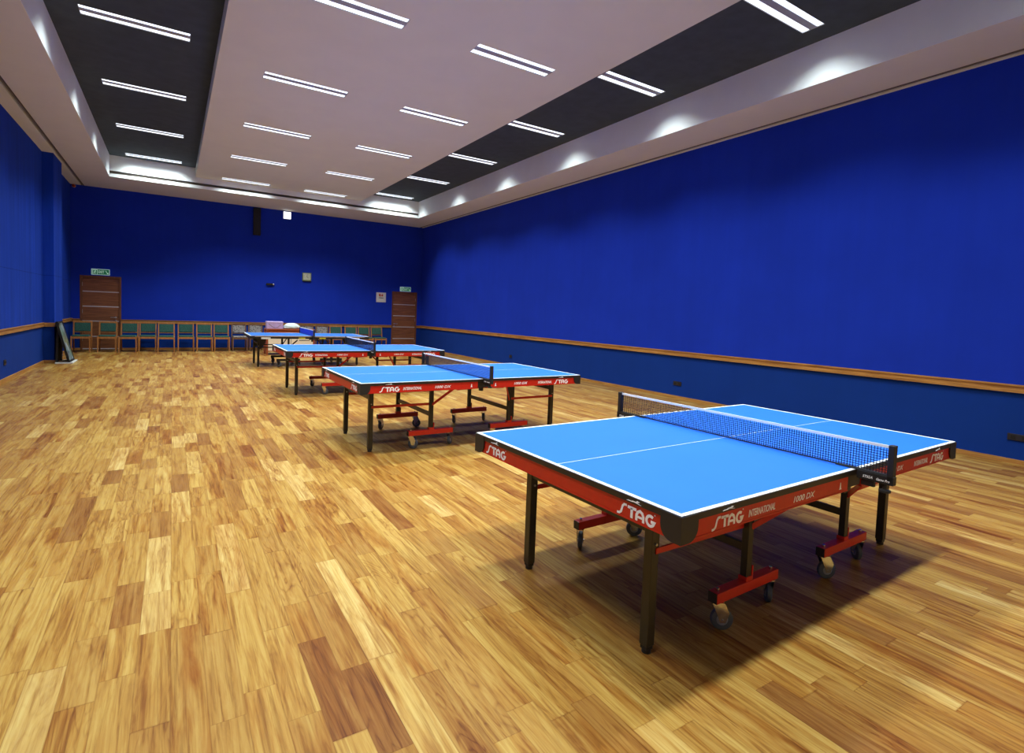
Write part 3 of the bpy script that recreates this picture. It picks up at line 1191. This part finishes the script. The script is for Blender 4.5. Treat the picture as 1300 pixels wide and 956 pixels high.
ck = thing('wall_clock', 'small square pale clock high on the blue back wall', 'clock', (3.885, YB, 2.485))
MB().box(-.145, .145, -.04, 0, -.14, .135).build('clock_case', 'clockrim', ck, bevel=.008)
MB().box(-.118, .118, -.044, -.038, -.108, .112).build('clock_face', 'clockface', ck)
MB().box(-.13, .13, -.045, -.002, -.165, -.14).build('lower_edge', 'speaker', ck)
fc = lambda a, b, d: (a, -.0445 - d, b)
MB().stroke([(0, -.01), (.012, .085)], .009, fc, 0, .002).build('minute_hand', 'speaker', ck)
MB().stroke([(0, 0), (.04, -.035)], .012, fc, 0, .002).build('hour_hand', 'speaker', ck)
m = MB()
for i in range(12):
    t = i * PI / 6
    m.stroke([(.082 * math.cos(t), .082 * math.sin(t)), (.096 * math.cos(t), .096 * math.sin(t))], .006, fc, 0, .001)
m.build('hour_mark', 'speaker', ck)

sn = thing('wall_sensor', 'small black device with a silver end on the back wall left of the clock', 'wall device', (2.745, YB, 2.16))
MB().box(-.13, .08, -.06, 0, -.035, .03).build('device_body', 'speaker', sn, bevel=.006)
MB().cyl((.10, -.035, 0), (.075, -.035, 0), .032, 14).cyl((.115, -.045, 0), (.1, -.04, 0), .02, 12).build('lens', 'steel', sn, smooth=True)
MB().box(.075, .12, -.012, 0, -.03, .03).build('wall_plate', 'speaker', sn)

ps = thing('poster', 'white notice with red emblem beside the right-hand door', 'poster', (6.512, YB, 1.908))
MB().box(-.182, .182, -.02, 0, -.18, .18).build('notice_frame', 'pale', ps, bevel=.003)
MB().box(-.165, .165, -.022, -.018, -.163, .163).build('notice_sheet', 'poster', ps)
m = MB()
fp_ = lambda a, b, d: (a, -.0222 - d, b)
m.prism([(-.085, .04), (-.02, .02), (-.01, .075), (-.03, .13), (-.09, .12)], fp_, 0, .001)
m.prism([(.0, .04), (.06, .03), (.075, .1), (.04, .125), (.01, .1)], fp_, 0, .001)
m.build('red_emblem', 'posterred', ps)
MB().prism([(-.1, -.03), (-.07, -.005), (.09, -.012), (.08, -.035)], fp_, 0, .001).build('dark_line', 'socket', ps)

wl = thing('wall_light', 'bright white square light just under the ceiling on the back wall', 'wall light', (3.225, YB, 4.478))
MB().box(-.125, .125, -.05, 0, -.125, .125).build('light_case', 'housing', wl, bevel=.006)
MB().box(-.113, .113, -.054, -.048, -.113, .113).build('light_panel', 'walllamp', wl)

sp_ = thing('column_speaker', 'tall black column speaker hanging high on the back wall', 'speaker', (2.31, YB, 3.72))
MB().box(-.11, .11, -.12, -.03, 0, .88).build('speaker_case', 'speaker', sp_, bevel=.012)
m = MB()
for i in range(34):
    m.box(-.095, .095, -.124, -.12, .03 + i * .0245, .042 + i * .0245)
m.build('grille', 'socket', sp_)
MB().box(-.03, .03, -.04, 0, .2, .28).box(-.03, .03, -.04, 0, .6, .68).build('wall_bracket', 'steel', sp_)

rb = thing('wall_alarm', 'small red alarm beacon in the upper left back corner', 'alarm', (-2.33, YB, 4.585))
MB().cyl((0, 0, 0), (0, -.035, 0), .045, 18).build('beacon_base', 'pale', rb)
MB().lathe((0, -.034, 0), (0, -1, 0), [(0, .042), (.03, .04), (.05, .028), (.058, .01)], 18).build('beacon_lens', 'redlamp', rb, smooth=True)


def socket(x, y, z, w_, h_, sgn, label):
    r = thing('wall_socket', label, 'wall socket', (x, y, z), 0, 'dark sockets low on the blue walls')
    a, b = sorted((0, sgn * .012))
    MB().box(a, b, -w_ / 2, w_ / 2, -h_ / 2, h_ / 2).build('socket_plate', 'socket', r, bevel=.003)
    a, b = sorted((sgn * .012, sgn * .015))
    m = MB()
    n = max(1, int(w_ / .07))
    for i in range(n):
        yy = -w_ / 2 + w_ * (i + .5) / n
        m.box(a, b, yy - .022, yy + .022, -.02, .02)
    m.build('outlet', 'speaker', r, bevel=.001)


socket(XR, 12.80, .28, .13, .08, -1, 'small dark wall socket on the right wall, farthest from the camera')
socket(XR, 6.85, .285, .19, .075, -1, 'dark wall socket on the right wall above the nearest table\'s far corner')
socket(XR, 1.98, .302, .20, .075, -1, 'dark wall socket low on the right wall at the picture\'s right edge')
socket(XL, 12.30, .335, .14, .09, 1, 'dark wall socket low on the left wall')
